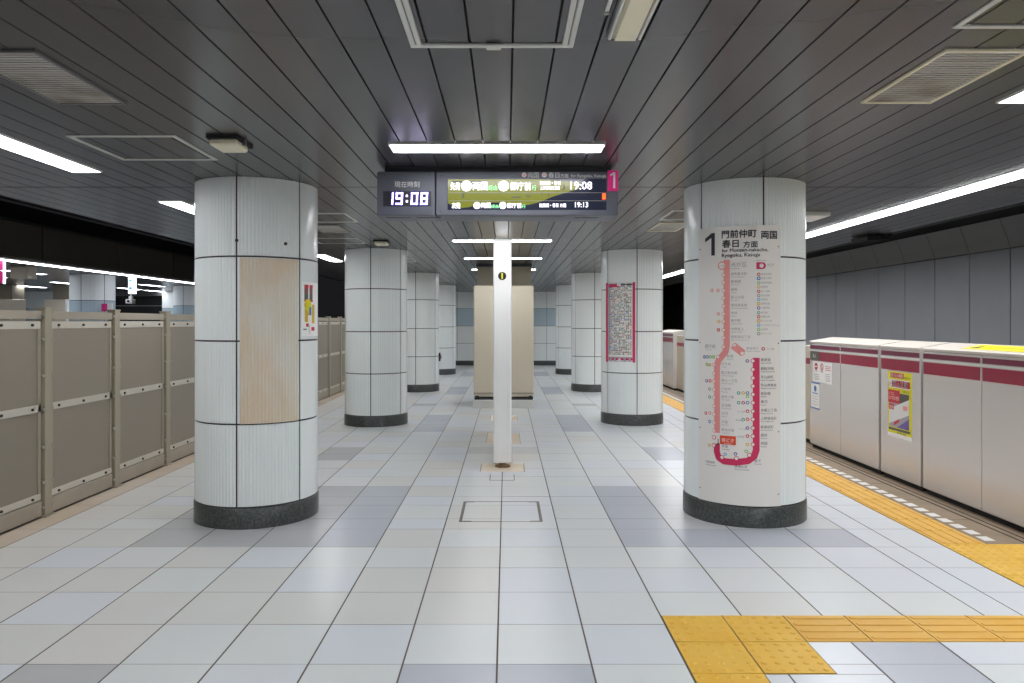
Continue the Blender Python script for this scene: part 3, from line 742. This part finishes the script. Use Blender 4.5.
def digit(ch, x, y, w_, h_, th, m, lay, part):
    for s_ in seg[ch]:
        q = {'a': (x, y, x+w_, y+th), 'd': (x, y+h_-th, x+w_, y+h_), 'g': (x, y+h_/2-th/2, x+w_, y+h_/2+th/2),
             'f': (x, y, x+th, y+h_/2), 'b': (x+w_-th, y, x+w_, y+h_/2), 'e': (x, y+h_/2, x+th, y+h_), 'c': (x+w_-th, y+h_/2, x+w_, y+h_)}[s_]
        a, b1 = PX(q[0], q[3]); c, d = PX(q[2], q[1]); sk = .06
        f = lambda u, v: (u+(v-PX(0, 199)[1])*sk, v)
        e = .0016
        A.poly(part, [f(a+e, b1+e), f(c-e, b1+e), f(c-e, d-e), f(a+e, d-e)], lay, m)
for ch, x in (('1', 386.4), ('9', 395.6), ('0', 410.8), ('8', 420.6)):
    digit(ch, x-.5, 191.9, 8.2, 13.4, 2.9, M_ledv, 2, 'clock_digits'); digit(ch, x, 192.4, 7.2, 12.4, 1.9, M_led, 3, 'clock_digits')  # wider violet copy paints the bloom around each white digit
for y in (196, 201.3): R('clock_digits', 406, y-1, 407.9, y+1, 3, M_led)
for s_, x, y, w_, c in (('両国', 533, 176.6, 7, 0), ('春日', 561, 0, 0, 0)): pass
for xc in (524.2, 544.3):
    u, v = PX(xc, 174.9); A.disc('header_text', u, v, .016, 1, M_txtw, 20); A.disc('header_text', u, v, .011, 2, M_pink, 20); A.text('header_text', 'E', u, v-.007, .014, 3, M_txtw, align='c')
X('header_text', '両国', 527.6, 177.8, 538.6, 5.4, 1, M_txtw); X('header_text', '春日', 548.4, 177.8, 559.4, 5.4, 1, M_txtw); X('header_text', '方面', 560.2, 177.8, 568.4, 4, 1, M_txtw)
X('header_text', 'for Ryogoku, Kasuga', 571, 177.2, 606, 2.9, 1, M_txtw)
R('screen', 447.6, 178.9, 606.4, 210.0, 1, M_screen)
(sx0, sy0), (sx1, sy1) = PX(448, 209.6), PX(606, 179.3)
def SP(x, y): return PX(x, y)
A.poly('screen_shapes', [SP(448, 179.3), SP(448, 203.5), SP(452, 205), SP(458, 208.5), SP(470, 207), SP(482, 203), SP(497, 202.5), SP(515, 204.5), SP(528, 205), SP(540, 202), SP(553, 196.5), SP(566, 192.5), SP(579, 189), SP(580, 183), SP(560, 181), SP(543, 179.3)], 2, M_scry)  # irregular yellow patch laid over part of the screen
R('screen_shapes', 452, 181, 488, 183.5, 2.4, M_scrd)
R('screen_shapes', 449, 192.6, 606, 193.0, 3, M_txtg); R('screen_shapes', 449, 200.7, 606, 201.1, 3, M_txtg)
for a, b1, c, d in ((462, 193.5, 464, 198.5), (541, 193.5, 542, 196), (548, 193.5, 549, 197), (511, 196.5, 521, 198), (526, 195.5, 530, 197)): R('screen_shapes', a, b1, c, d, 3, M_scrd)
A.text('screen_shapes', '♪', SP(562, 191)[0], SP(562, 190.5)[1], .04, 3, M_photod)
BL = 0
X('led_lettering', '先発', 450.5, 190.3, 460.2, 8, 4, M_led, BL)
for xc in (466.5, 503.6):
    u, v = PX(xc, 186); A.disc('led_lettering', u, v, .034, 4, M_led, 24); A.text('led_lettering', 'E', u, v-.014, .028, 5, M_txtg, align='c')
X('led_lettering', '両国', 472.6, 190.4, 487.6, 8.4, 4, M_led, BL); X('led_lettering', '経由', 488.4, 190.4, 497.2, 5.2, 4, M_ledg)
X('led_lettering', '都庁前', 510, 190.4, 531, 8.4, 4, M_led, BL); X('led_lettering', '行', 531.8, 190.4, 536.2, 5.2, 4, M_ledg)
X('led_lettering', '飯田橋・春日', 540, 185.2, 560.4, 4.2, 4, M_led); X('led_lettering', '上野御徒町方面', 540, 190, 559.6, 4.0, 4, M_led)
X('led_lettering', '19:08', 570.4, 189.4, 592, 7.6, 4, M_led)
X('led_lettering', '次発', 451.8, 208.7, 460.4, 6, 4, M_led)
for xc in (477, 502.8):
    u, v = PX(xc, 205.6); A.disc('led_lettering', u, v, .022, 4, M_led, 20); A.text('led_lettering', 'E', u, v-.009, .018, 5, M_txtg, align='c')
X('led_lettering', '両国', 481.2, 208.2, 490.6, 5.2, 4, M_led); X('led_lettering', '経由', 491.2, 208.2, 498.6, 3.6, 4, M_ledg)
X('led_lettering', '都庁前', 507, 208.2, 521.4, 5.2, 4, M_led); X('led_lettering', '行', 522, 208.2, 525.6, 3.6, 4, M_ledg)
X('led_lettering', '飯田橋・春日 方面', 539.4, 207.4, 566, 4, 4, M_led); X('led_lettering', '19:13', 575, 207.3, 588, 5, 4, M_led)
R('warning_lamp', 602.2, 193.6, 605.6, 199.4, 4, M_ledo)
for xa, ya in ((441, 175.5), (441, 211.5), (430, 175), (385, 175)): u, v = PX(xa, ya); A.disc('screws', u, v, .004, 1, M_signd, 8)
A.build(t)
b = MB(); (a, b1), (c, d) = PX(607.6, 191.2), PX(618, 170.6); b.box(a, YS-.012, b1, c, YS-.001, d, M_mag, .002); b.build('number_plate', t)
A = Art(on_front(YS-.013)); (a, v), (c, _) = PX(609.8, 188.6), PX(614.9, 188.6); A.poly('number_print', [(c-.013, v), (c, v), (c, v+.104), (c-.012, v+.104), (a, v+.09), (a, v+.078), (c-.013, v+.088)], 1, M_txtw); A.build(t)

# ------------------------------------------------------------------ left fence
XF = -3.43
t = empty('platform_fence', (XF, 5.5, 0), 'brown steel fence of perforated sheets and bolted posts along the left edge', 'fence')
pm = []; yp = 5.5-.975*5; ysn = []
while yp < YF: ysn.append(yp); yp += .975
for i, y in enumerate(ysn):
    b = MB(); b.box(XF-.07, y-.042, 0, XF, y+.042, 1.555, M_fencel, .004); b.box(XF-.075, y-.047, 1.545, XF+.004, y+.047, 1.56, M_fencel, .003)
    b.box(XF-.09, y-.06, 0, XF+.02, y+.06, .012, M_fence)
    po = b.build('post', t)
    if i < 14:
        b = MB()
        for z in (.07, .26, .52, .8, 1.05, 1.32, 1.5):
            for s_ in (-.055, .055): b.cyl((XF-.02, y+s_, z), .012, .018, M_boltl, axis='x', n=8)
        b.build('bolts', po)
for i, (ya, yb) in enumerate(zip(ysn, ysn[1:])):
    a, c = ya+.052, yb-.062
    b = MB(); b.box(XF-.035, a, .12, XF-.028, c, 1.46, M_perf); sh = b.build('perforated_sheet', t)
    b = MB(); b.box(XF-.045, a, 1.47, XF-.012, c, 1.532, M_fence, .003); b.box(XF-.03, a, 1.40, XF-.022, c, 1.455, M_strip); b.build('top_rail', t)
    b = MB(); b.box(XF-.03, a, .785, XF-.020, c, .838, M_strip); b.build('middle_rail', t)
    b = MB(); b.box(XF-.045, a, .012, XF-.012, c, .125, M_fence, .003); b.box(XF-.03, a, .135, XF-.020, c, .18, M_strip); b.build('bottom_rail', t)
    for q in (a, c-.03): b = MB(); b.box(XF-.03, q, .18, XF-.020, q+.03, 1.4, M_fence); b.build('side_trim', t)
    if i < 14:
        b = MB()
        for z in (.155, .81, 1.427):
            for k in range(3): b.cyl((XF-.022, a+.1+k*(c-a-.2)/2, z), .010, .012, M_bolt, axis='x', n=8)
        b.build('bolts', sh)

# ------------------------------------------------------------------ platform gates on the right
XG = 3.53
def cabinet(y0, y1, seam, label):
    t = empty('platform_gate_cabinet', (XG, y0, 0), label, 'platform gate', 'white platform gate cabinets')
    b = MB(); parts = [(y0, y1)] if seam is None else [(y0, seam-.002), (seam+.002, y1)]
    for a, c in parts: b.box(XG, a, .045, XG+.24, c, 1.205, M_gate, .006)
    if seam: b.box(XG+.004, seam-.003, .05, XG+.23, seam+.003, 1.2, M_alud)
    b.build('body', t)
    b = MB(); b.prism_y([(XG-.006, 1.207), (XG-.006, 1.226), (XG+.004, 1.232), (XG+.252, 1.275), (XG+.262, 1.268), (XG+.262, 1.207)], y0, y1, M_gatetop); b.build('top_cover', t, label='cream sloping top cover')
    for nm, za, zb, m_ in (('crimson_band', 1.012, 1.112, M_crim), ('maroon_band', 1.142, 1.184, M_crimd)):
        b = MB()
        for a, c in parts: b.box(XG-.0015, a+.012, za, XG+.003, c-.012, zb, m_)
        b.build(nm, t)
    b = MB(); b.box(XG-.006, y0+.008, 1.118, XG+.002, y1-.008, 1.135, M_alu); b.build('trim_rail', t)
    b = MB(); b.box(XG+.03, y0+.01, .001, XG+.21, y1-.01, .047, M_black); b.build('base', t)
    return t
def leafs(y0, y1, label):
    mid = (y0+y1)/2
    for a, c, wd in ((y0, mid-.004, 'nearer'), (mid+.004, y1, 'farther')):
        t = empty('sliding_gate', (XG+.09, a, 0), wd+' leaf of the sliding gate '+label, 'sliding gate', 'sliding platform gates')
        b = MB(); b.box(XG+.08, a, .05, XG+.125, c, 1.17, M_beige, .006); b.build('leaf_panel', t)
        b = MB(); b.box(XG+.072, a+.02, .95, XG+.08, c-.02, 1.02, M_crim); b.build('crimson_band', t)
        b = MB(); b.box(XG+.09, a+.01, .002, XG+.115, c-.01, .052, M_black); b.build('base', t)
P_ = 5.445
cabC = cabinet(4.68, 6.225, 5.455, 'large gate cabinet at the picture edge, yellow strip on its top')
cabB = cabinet(6.262, 6.925, None, 'narrow gate cabinet carrying the yellow warning poster')
cabA = cabinet(6.965, 8.54, 7.76, 'gate cabinet beside the route map column, with small white notices')
cabinet(15.55, 17.1, 16.32, 'far gate cabinet seen between the two right columns')
cabinet(10.12, 13.98, 12.0, 'long gate block mostly hidden behind the route map column')
leafs(8.56, 10.10, 'just beyond the cabinet with white notices')
leafs(14.0, 15.53, 'seen in the gap between the two right columns')
def SD(px, py, x=XG):
    Y = x*F/(px-VX); return -Y, CAMH+(VY-py)/F*Y
# yellow poster on B
t = empty('warning_poster', (XG, 6.59, .45), 'bright yellow safety poster with red headings on the narrow gate cabinet', 'poster')
b = MB(); ua, ub, va, vb = -6.79, -6.39, .405, 1.0
b.box(XG-.002, 6.39, .44, XG-.0003, 6.79, vb, M_yprint); b.box(XG-.0018, 6.39, .405, XG-.0002, 6.79, .44, M_white); b.build('sheet', t)
A = Art(on_side(XG-.002)); U = lambda f: ua+(ub-ua)*f; V = lambda f: vb-(vb-.44)*f
def r(x0, y0, x1, y1, l, m_, part='print'): A.rect(part, U(x0), V(y1), U(x1), V(y0), l, m_)
r(.12, .02, .68, .1, 1, M_red); A.text('lettering', '駆け込み乗車', U(.15), V(.09), .035, 2, M_txtw, width=.2); A.text('lettering', 'は危険です', U(.7), V(.1), .02, 2, M_txt, width=.1)
r(.05, .125, .93, .265, 1, M_txtw); r(.2, .14, .93, .25, 2, M_red); A.text('lettering', '駆込注意!', U(.24), V(.24), .055, 3, M_txtw, width=.25, bold=.002)
A.text('lettering', 'ドアに', U(.07), V(.25), .03, 2, M_red, width=.05)
A.text('lettering', 'ご注意ください', U(.62), V(.325), .02, 1, M_txt, width=.13)
r(.06, .34, .9, .90, 1, M_photo); r(.5, .345, .9, .5, 1.4, M_photod); A.poly('print', [(U(.06), V(.62)), (U(.9), V(.42)), (U(.9), V(.66)), (U(.06), V(.86))], 1.6, M_txtw)
A.poly('print', [(U(.4), V(.90)), (U(.9), V(.72)), (U(.9), V(.90))], 2, M_violet); A.poly('print', [(U(.27), V(.83)), (U(.5), V(.75)), (U(.5), V(.8)), (U(.27), V(.88))], 2.3, M_red)
r(.03, .3, .53, .51, 2.6, M_red); A.text('lettering', 'ドアに', U(.08), V(.39), .03, 4, M_txtw, width=.09); A.text('lettering', 'はさまれ注意', U(.07), V(.46), .036, 4, M_txtw, width=.17)
r(.06, .53, .28, .62, 2.6, M_red); A.text('lettering', '危険', U(.09), V(.61), .032, 4, M_txtw, width=.07); r(.66, .53, .84, .6, 2.6, M_pink)
r(.04, .915, .94, .955, 1, M_photod); A.text('lettering', '東京都交通局', U(.4), V(.995), .02, 2, M_txt, width=.15)
A.build(t)
# notices on A
t = empty('gate_notice', (XG, 8.2, .85), 'white notice with round red prohibition symbols on the gate cabinet', 'notice')
ya, yb = -SD(812, 0)[0], -SD(832, 0)[0]
b = MB(); b.box(XG-.002, yb, .77, XG-.0004, ya-.02, 1.005, M_white); b.build('sheet', t)
A = Art(on_side(XG-.002)); n0 = -(ya-.02); wN = (ya-.02)-yb
for f, s_ in ((.2, 0), (.5, 1)):
    u = n0+wN*f; A.disc('symbols', u, .945, .042, 1, M_red, 20)
    if s_: A.disc('symbols', u, .945, .03, 2, M_white, 20); A.line('symbols', [(u-.022, .965), (u+.022, .925)], .008, 3, M_red); A.rect('symbols', u-.006, .925, u+.006, .962, 2.5, M_txt)
    else: A.rect('symbols', u-.03, .938, u+.03, .952, 2, M_white)
    A.text('print', '立入禁止' if not s_ else '禁煙', u, .885, .016, 1, M_txt, width=.07, align='c')
for z in (.955, .935, .915): A.rect('print', n0+wN*.68, z, n0+wN*.95, z+.006, 1, M_red)
for z in (.87, .85, .83, .81, .795): A.rect('print', n0+wN*(.08 if z < .86 else .68), z, n0+wN*(.36 if z < .86 else .9), z+.005, 1, M_txtg); A.rect('print', n0+wN*.68, z, n0+wN*.92, z+.005, 1, M_txtg)
A.build(t)
t = empty('gate_notice', (XG, 8.35, .5), 'narrow blue-edged notice under the white notice on the gate cabinet', 'notice')
b = MB(); b.box(XG-.002, 8.26, .46, XG-.0004, 8.51, .76, M_white); b.build('sheet', t)
A = Art(on_side(XG-.002)); A.rect('print', -8.51, .745, -8.26, .76, 1, M_bprint); A.rect('print', -8.51, .46, -8.26, .472, 1, M_bprint); A.rect('print', -8.51, .46, -8.503, .76, 1, M_bprint); A.rect('print', -8.267, .46, -8.26, .76, 1, M_bprint)
A.disc('print', -8.385, .69, .035, 1, M_bprint, 16); A.rect('print', -8.46, .63, -8.32, .642, 1, M_bprint)
for z in (.6, .57, .54, .51): A.rect('print', -8.47, z, -8.31, z+.004, 1, M_txtg)
A.build(t)
t = empty('gate_number_plate', (XG, 8.4, 1.05), 'small dark green door number plate at the end of the crimson band', 'number plate')
b = MB(); b.box(XG-.004, 8.29, 1.01, XG-.0016, 8.52, 1.115, M_teal if False else M_photod); b.build('plate', t)
A = Art(on_side(XG-.004)); A.text('print', '4-1', -8.405, 1.04, .05, 1, M_txtw, align='c'); A.build(t)
# yellow strip on C's top
t = empty('top_sticker', (XG+.1, 5.3, 1.24), 'yellow caution strip lying on top of the gate cabinet at picture edge', 'sticker')
b = MB(); f = lambda x: 1.232+(x-XG-.004)*.0433/.248+.0008
b.prism_y([(XG+.05, f(XG+.05)), (XG+.05, f(XG+.05)+.0015), (XG+.215, f(XG+.215)+.0015), (XG+.215, f(XG+.215))], 4.75, 5.78, M_yprint); b.build('sheet', t)
A = Art(lambda u, v, l: (XG+.13+v, 5.2-u, f(XG+.13+v)+.0016+LAY*l*.3))
A.text('print', 'のりだし注意 手をふれないでください', -.35, -.015, .03, 1, M_txtg, width=.75); A.poly('print', [(-.53, -.05), (-.43, -.05), (-.48, .05)], 1, M_photod); A.build(t)

# ------------------------------------------------------------------ track walls and voids (setting)
wb = MB(); y = 1.2
XW = 7.0
while y < YF:
    y2 = y+.9
    wb.box(XW, y+.010, -1.1, XW+.06, y2-.010, 2.47, M_wallr, .004)
    vs = [(XW, y+.006, 2.485), (XW, y2-.006, 2.485), (6.96, y2-.006, 2.62), (6.96, y+.006, 2.62), (6.85, y2-.006, 2.89), (6.85, y+.006, 2.89)]
    wb.mesh(vs, [(0, 1, 2, 3), (3, 2, 4, 5)], M_wallu)
    y = y2
wb.box(XW+.03, YN, -1.1, XW+.3, YF, 3.3, M_dark)
y = 1.2
struct(wb, 'wall_right')
b = MB(); b.box(6.35, YN, 2.9, 6.9, YF, 3.2, M_black); b.box(XR+.25, YN, 3.2, 7.3, YF, 3.35, M_black)
b.box(XR, YN, 2.47, XR+.03, YF, 3.3, M_black); struct(b, 'trim_1')
b = MB(); b.cyl((5.2, YN, 2.66), .03, YF-YN, M_duct, axis='y', n=10); b.build('conduit_pipe', loc=(5.2, 5, 2.66), label='thin grey pipe running above the right track', cat='pipe')
t = empty('platform_camera', (4.42, 8.8, 2.55), 'dark camera hanging from the ceiling edge above the right track', 'camera')
b = MB(); b.box(4.2, 8.55, 2.40, 4.36, 8.95, 2.46, M_black, .008); b.box(4.38, 8.6, 2.42, 4.5, 9.0, 2.53, M_black, .01); b.cyl((4.44, 8.5, 2.475), .035, .06, M_black, axis='y', n=14); b.build('housing', t)
b = MB(); b.cyl((4.42, 8.78, 2.52), .015, .12, M_bolt, n=8); b.box(4.2, 8.7, 2.5, 4.45, 8.85, 2.53, M_signd); b.build('bracket', t)
# end wall
eb = MB(); eb.box(-3.45, YF+.02, 0, 3.4, YF+.3, ZC, M_joint)
xx = -3.45
for x0, x1 in [(-3.45+.6*i, -3.45+.6*(i+1)) for i in range(12)]:
    x1 = min(x1, 3.4)
    for z0, z1, m_ in ((.15, .733, M_cer), (.733, 1.316, M_cer), (1.316, 1.91, M_blue), (1.91, ZC, M_cer)):
        if x1-x0 > .05: eb.box(x0+.005, YF, z0+.005, x1-.005, YF+.03, z1-.005, m_)
struct(eb, 'wall_back')
b = MB(); b.box(-3.45, YF-.01, 0, 3.4, YF+.02, .148, M_granite); struct(b, 'baseboard_back')
# tunnel voids
b = MB()
b.box(-7.6, YN, -1.15, -3.56, 46, -1.1, M_conc); b.box(3.86, YN, -1.15, 7.3, 46, -1.1, M_conc)
b.box(-7.75, YN, 3.35, -3.9, 46, 3.45, M_conc); b.box(3.4, YF, 3.3, 7.3, 46, 3.4, M_conc)
b.box(XL-.03, YN, 2.47, XL, YF, 3.4, M_black)
b.box(7.0, YF, -1.1, 7.3, 46, 3.4, M_conc); b.box(3.5, YF+.31, -1.1, 3.6, 46, 3.4, M_conc); b.box(-3.65, YF+.31, -1.1, -3.55, 46, 3.4, M_conc)
b.box(-8, 46, -1.1, 7.3, 46.2, 3.4, M_black)
struct(b, 'trim_2')
for x in (-6.35, -5.28, 4.6, 5.67):
    b = MB(); b.prism_y([(x-.035, -.94), (x-.035, -.925), (x+.035, -.925), (x+.035, -.94)], 0, 40, M_alud); b.box(x-.06, 0, -1.1, x+.06, 40, -.94, M_rust)
    b.build('rail_track', loc=(x, 5, -1.0), label='steel running rail sunk in the track bed', cat='rail', group='running rails in the track beds')
# unseen wall added behind the viewer to bounce light back
b = MB(); b.box(-3.6, YN-.2, 0, 3.9, YN, ZC, M_cer); struct(b, 'wall_front_bounce')

# ------------------------------------------------------------------ the other platform
XO = -7.75
ceiling('ceiling_2', -16.5, XO, -.291, [5.55, 10.45, 15.35, 20.3], YN, YF)
b = MB(); b.box(-16.5, YN, -1.1, XO+.05, YF, 0, T['grey']); struct(b, 'floor_2')
b = MB(); y = YN
while y < YF: b.box(XO-.001, y+.01, 2.475, XO+.04, min(y+2.4, YF)-.01, 3.02, M_dark, .003); y += 2.4
b.box(XO-.3, YN, 3.02, XO+.05, YF, 3.06, M_duct); b.box(XO-.4, YN, 3.06, XO-.2, YF, 3.36, M_black)
b.box(XO-.11, YN, 2.44, XO+.045, YF, 2.476, M_lip)
struct(b, 'trim_3')
t = empty('strip_light', (-7.97, 12, ZC), 'long strip light along the edge of the opposite platform ceiling', 'strip light')
b = MB(); b.box(-8.03, YN, 2.425, -7.95, YF, 2.44, M_tubeo); b.build('diffuser', t); b = MB(); b.box(-8.08, YN, 2.44, -7.88, YF, 2.468, M_white); b.build('frame', t)
# its end wall with a dark opening
b = MB()
def segwall(xa, xb, y):
    x = xa
    while x < xb-.05:
        x2 = min(x+.6, xb)
        for z0, z1, m_ in ((0, .15, M_granite), (.15, 1.316, M_cer), (1.316, 1.91, M_blue), (1.91, ZC, M_cer)): b.box(x+.004, y, z0+.004, x2-.004, y+.1, z1-.004, m_)
        x = x2
segwall(-16.5, -13.15, 24.5); segwall(-11.5, -7.8, 24.5)
struct(b, 'wall_left_end')
b = MB(); b.box(-13.6, 24.75, 0, -11.0, 24.8, 2.3, M_black); b.box(-13.15, 24.5, 1.98, -11.5, 24.55, 2.0, M_alud); b.box(-13.15, 24.5, 2.33, -11.5, 24.6, 2.47, M_duct); b.box(-16.9, YN, 0, -16.5, YF, ZC, M_cer); struct(b, 'wall_left')
G4 = 'lengthwise ceiling lights over the other platform'
o0 = light_proto(-9.85, 15.0, 'y', M_tubeo, label='small ceiling light on the other platform beside the beige ceiling box', group=G4)
oth = [(-9.85, 10.1), (-9.85, 12.55), (-9.85, 20.4), (-9.85, 22.8), (-11.5, 13.7), (-11.5, 16.2), (-11.5, 19.2), (-11.5, 22.4), (-11.5, 24.0), (-13.6, 15.5), (-13.6, 18.4), (-13.6, 21.0), (-13.6, 23.4)]
on = ['ceiling light on the other platform by its nearest column', 'ceiling light on the other platform just before the beige ceiling box', 'ceiling light on the other platform right of the lit vertical sign',
      'ceiling light on the other platform beside its farthest column', 'ceiling light on the other platform beyond its nearest column', 'ceiling light on the other platform behind the beige ceiling box',
      'ceiling light on the other platform above the beige cabinet', 'upper light seen right of the blue-banded column, left of the lit sign', 'lower light seen right of the blue-banded column, left of the lit sign',
      'far row ceiling light on the other platform nearest the viewer', 'far row ceiling light on the other platform left of the beige cabinet', 'far row ceiling light above the blue band of the opposite end wall', 'far row ceiling light closest to the opposite end wall']
for (x, y), lb in zip(oth, on): dup(o0, (x, y, ZC), lb)
# cabinets over there
b = MB(); b.box(-12.6, 20.0, 0, -12.0, 20.7, 2.065, M_beige, .01); b.box(-12.02, 19.99, .02, -11.98, 20.7, 2.07, M_white); b.box(-12.55, 20.3, 2.06, -12.0, 20.7, ZC-.001, M_beige2)
b.build('steel_cabinet', loc=(-12.3, 20, 0), label='beige cabinet on the other platform, left of the blue-banded column', cat='cabinet')
b = MB(); b.box(-14.6, 20.0, 0, -13.55, 20.7, 2.08, M_beige, .01); b.box(-14.5, 20.2, 2.07, -13.6, 20.7, ZC-.001, M_beige2)
b.build('steel_cabinet', loc=(-14, 20, 0), label='beige cabinet on the other platform, at the left picture edge', cat='cabinet')
b = MB(); b.box(-9.0, 13.3, 2.24, -8.7, 13.6, 2.469, M_beige2, .004); b.box(-8.99, 13.29, 2.25, -8.71, 13.3, 2.44, M_beige)
b.build('ceiling_box', loc=(-8.8, 13.4, 2.3), label='beige box hanging under the ceiling of the opposite platform', cat='ceiling box')
t = empty('hanging_sign', (-8.05, 11.5, 2.1), 'hanging magenta number sign with white edge above the opposite platform', 'sign')
b = MB(); b.box(-8.2, 11.52, 2.06, -7.9, 11.55, 2.24, M_magl); b.box(-8.2, 11.52, 2.26, -7.9, 11.55, 2.42, M_magl); b.build('plate', t)
b = MB(); b.box(-7.9, 11.515, 2.05, -7.88, 11.552, 2.42, M_whl); b.build('edge_panel', t)
b = MB(); b.box(-8.0, 15.52, 2.05, -7.90, 15.68, 2.41, M_whl, .004); b.box(-7.98, 15.51, 2.3, -7.92, 15.52, 2.35, M_cyan); b.box(-7.98, 15.51, 2.14, -7.92, 15.52, 2.19, M_cyan)
b.build('hanging_sign', loc=(-7.95, 15.6, 2.1), label='narrow lit white sign hanging vertically above the opposite platform edge', cat='sign')
b = MB(); b.box(-8.0, 15.4, 1.84, -7.86, 15.56, 1.93, M_white, .01); b.cyl((-7.93, 15.38, 1.885), .025, .03, M_black, axis='y', n=12); b.cyl((-7.93, 15.5, 1.92), .015, .15, M_white, n=8); b.box(-7.96, 15.46, 1.93, -7.9, 15.54, 1.99, M_white)
b.build('platform_camera', loc=(-7.93, 15.5, 1.9), label='small white camera below the narrow lit sign over there', cat='camera')
t = empty('column_plate', (-8.55, 15.7, 1.75), 'small magenta and white plate on the blue-banded column', 'sign')
b = MB(); b.box(-8.64, 15.66, 1.68, -8.52, 15.7, 1.84, M_magl); b.box(-8.52, 15.66, 1.68, -8.42, 15.7, 1.84, M_txtw); b.build('plate', t); b = MB(); b.box(-8.66, 15.7, 1.72, -8.6, 15.85, 1.8, M_signd); b.build('bracket', t)
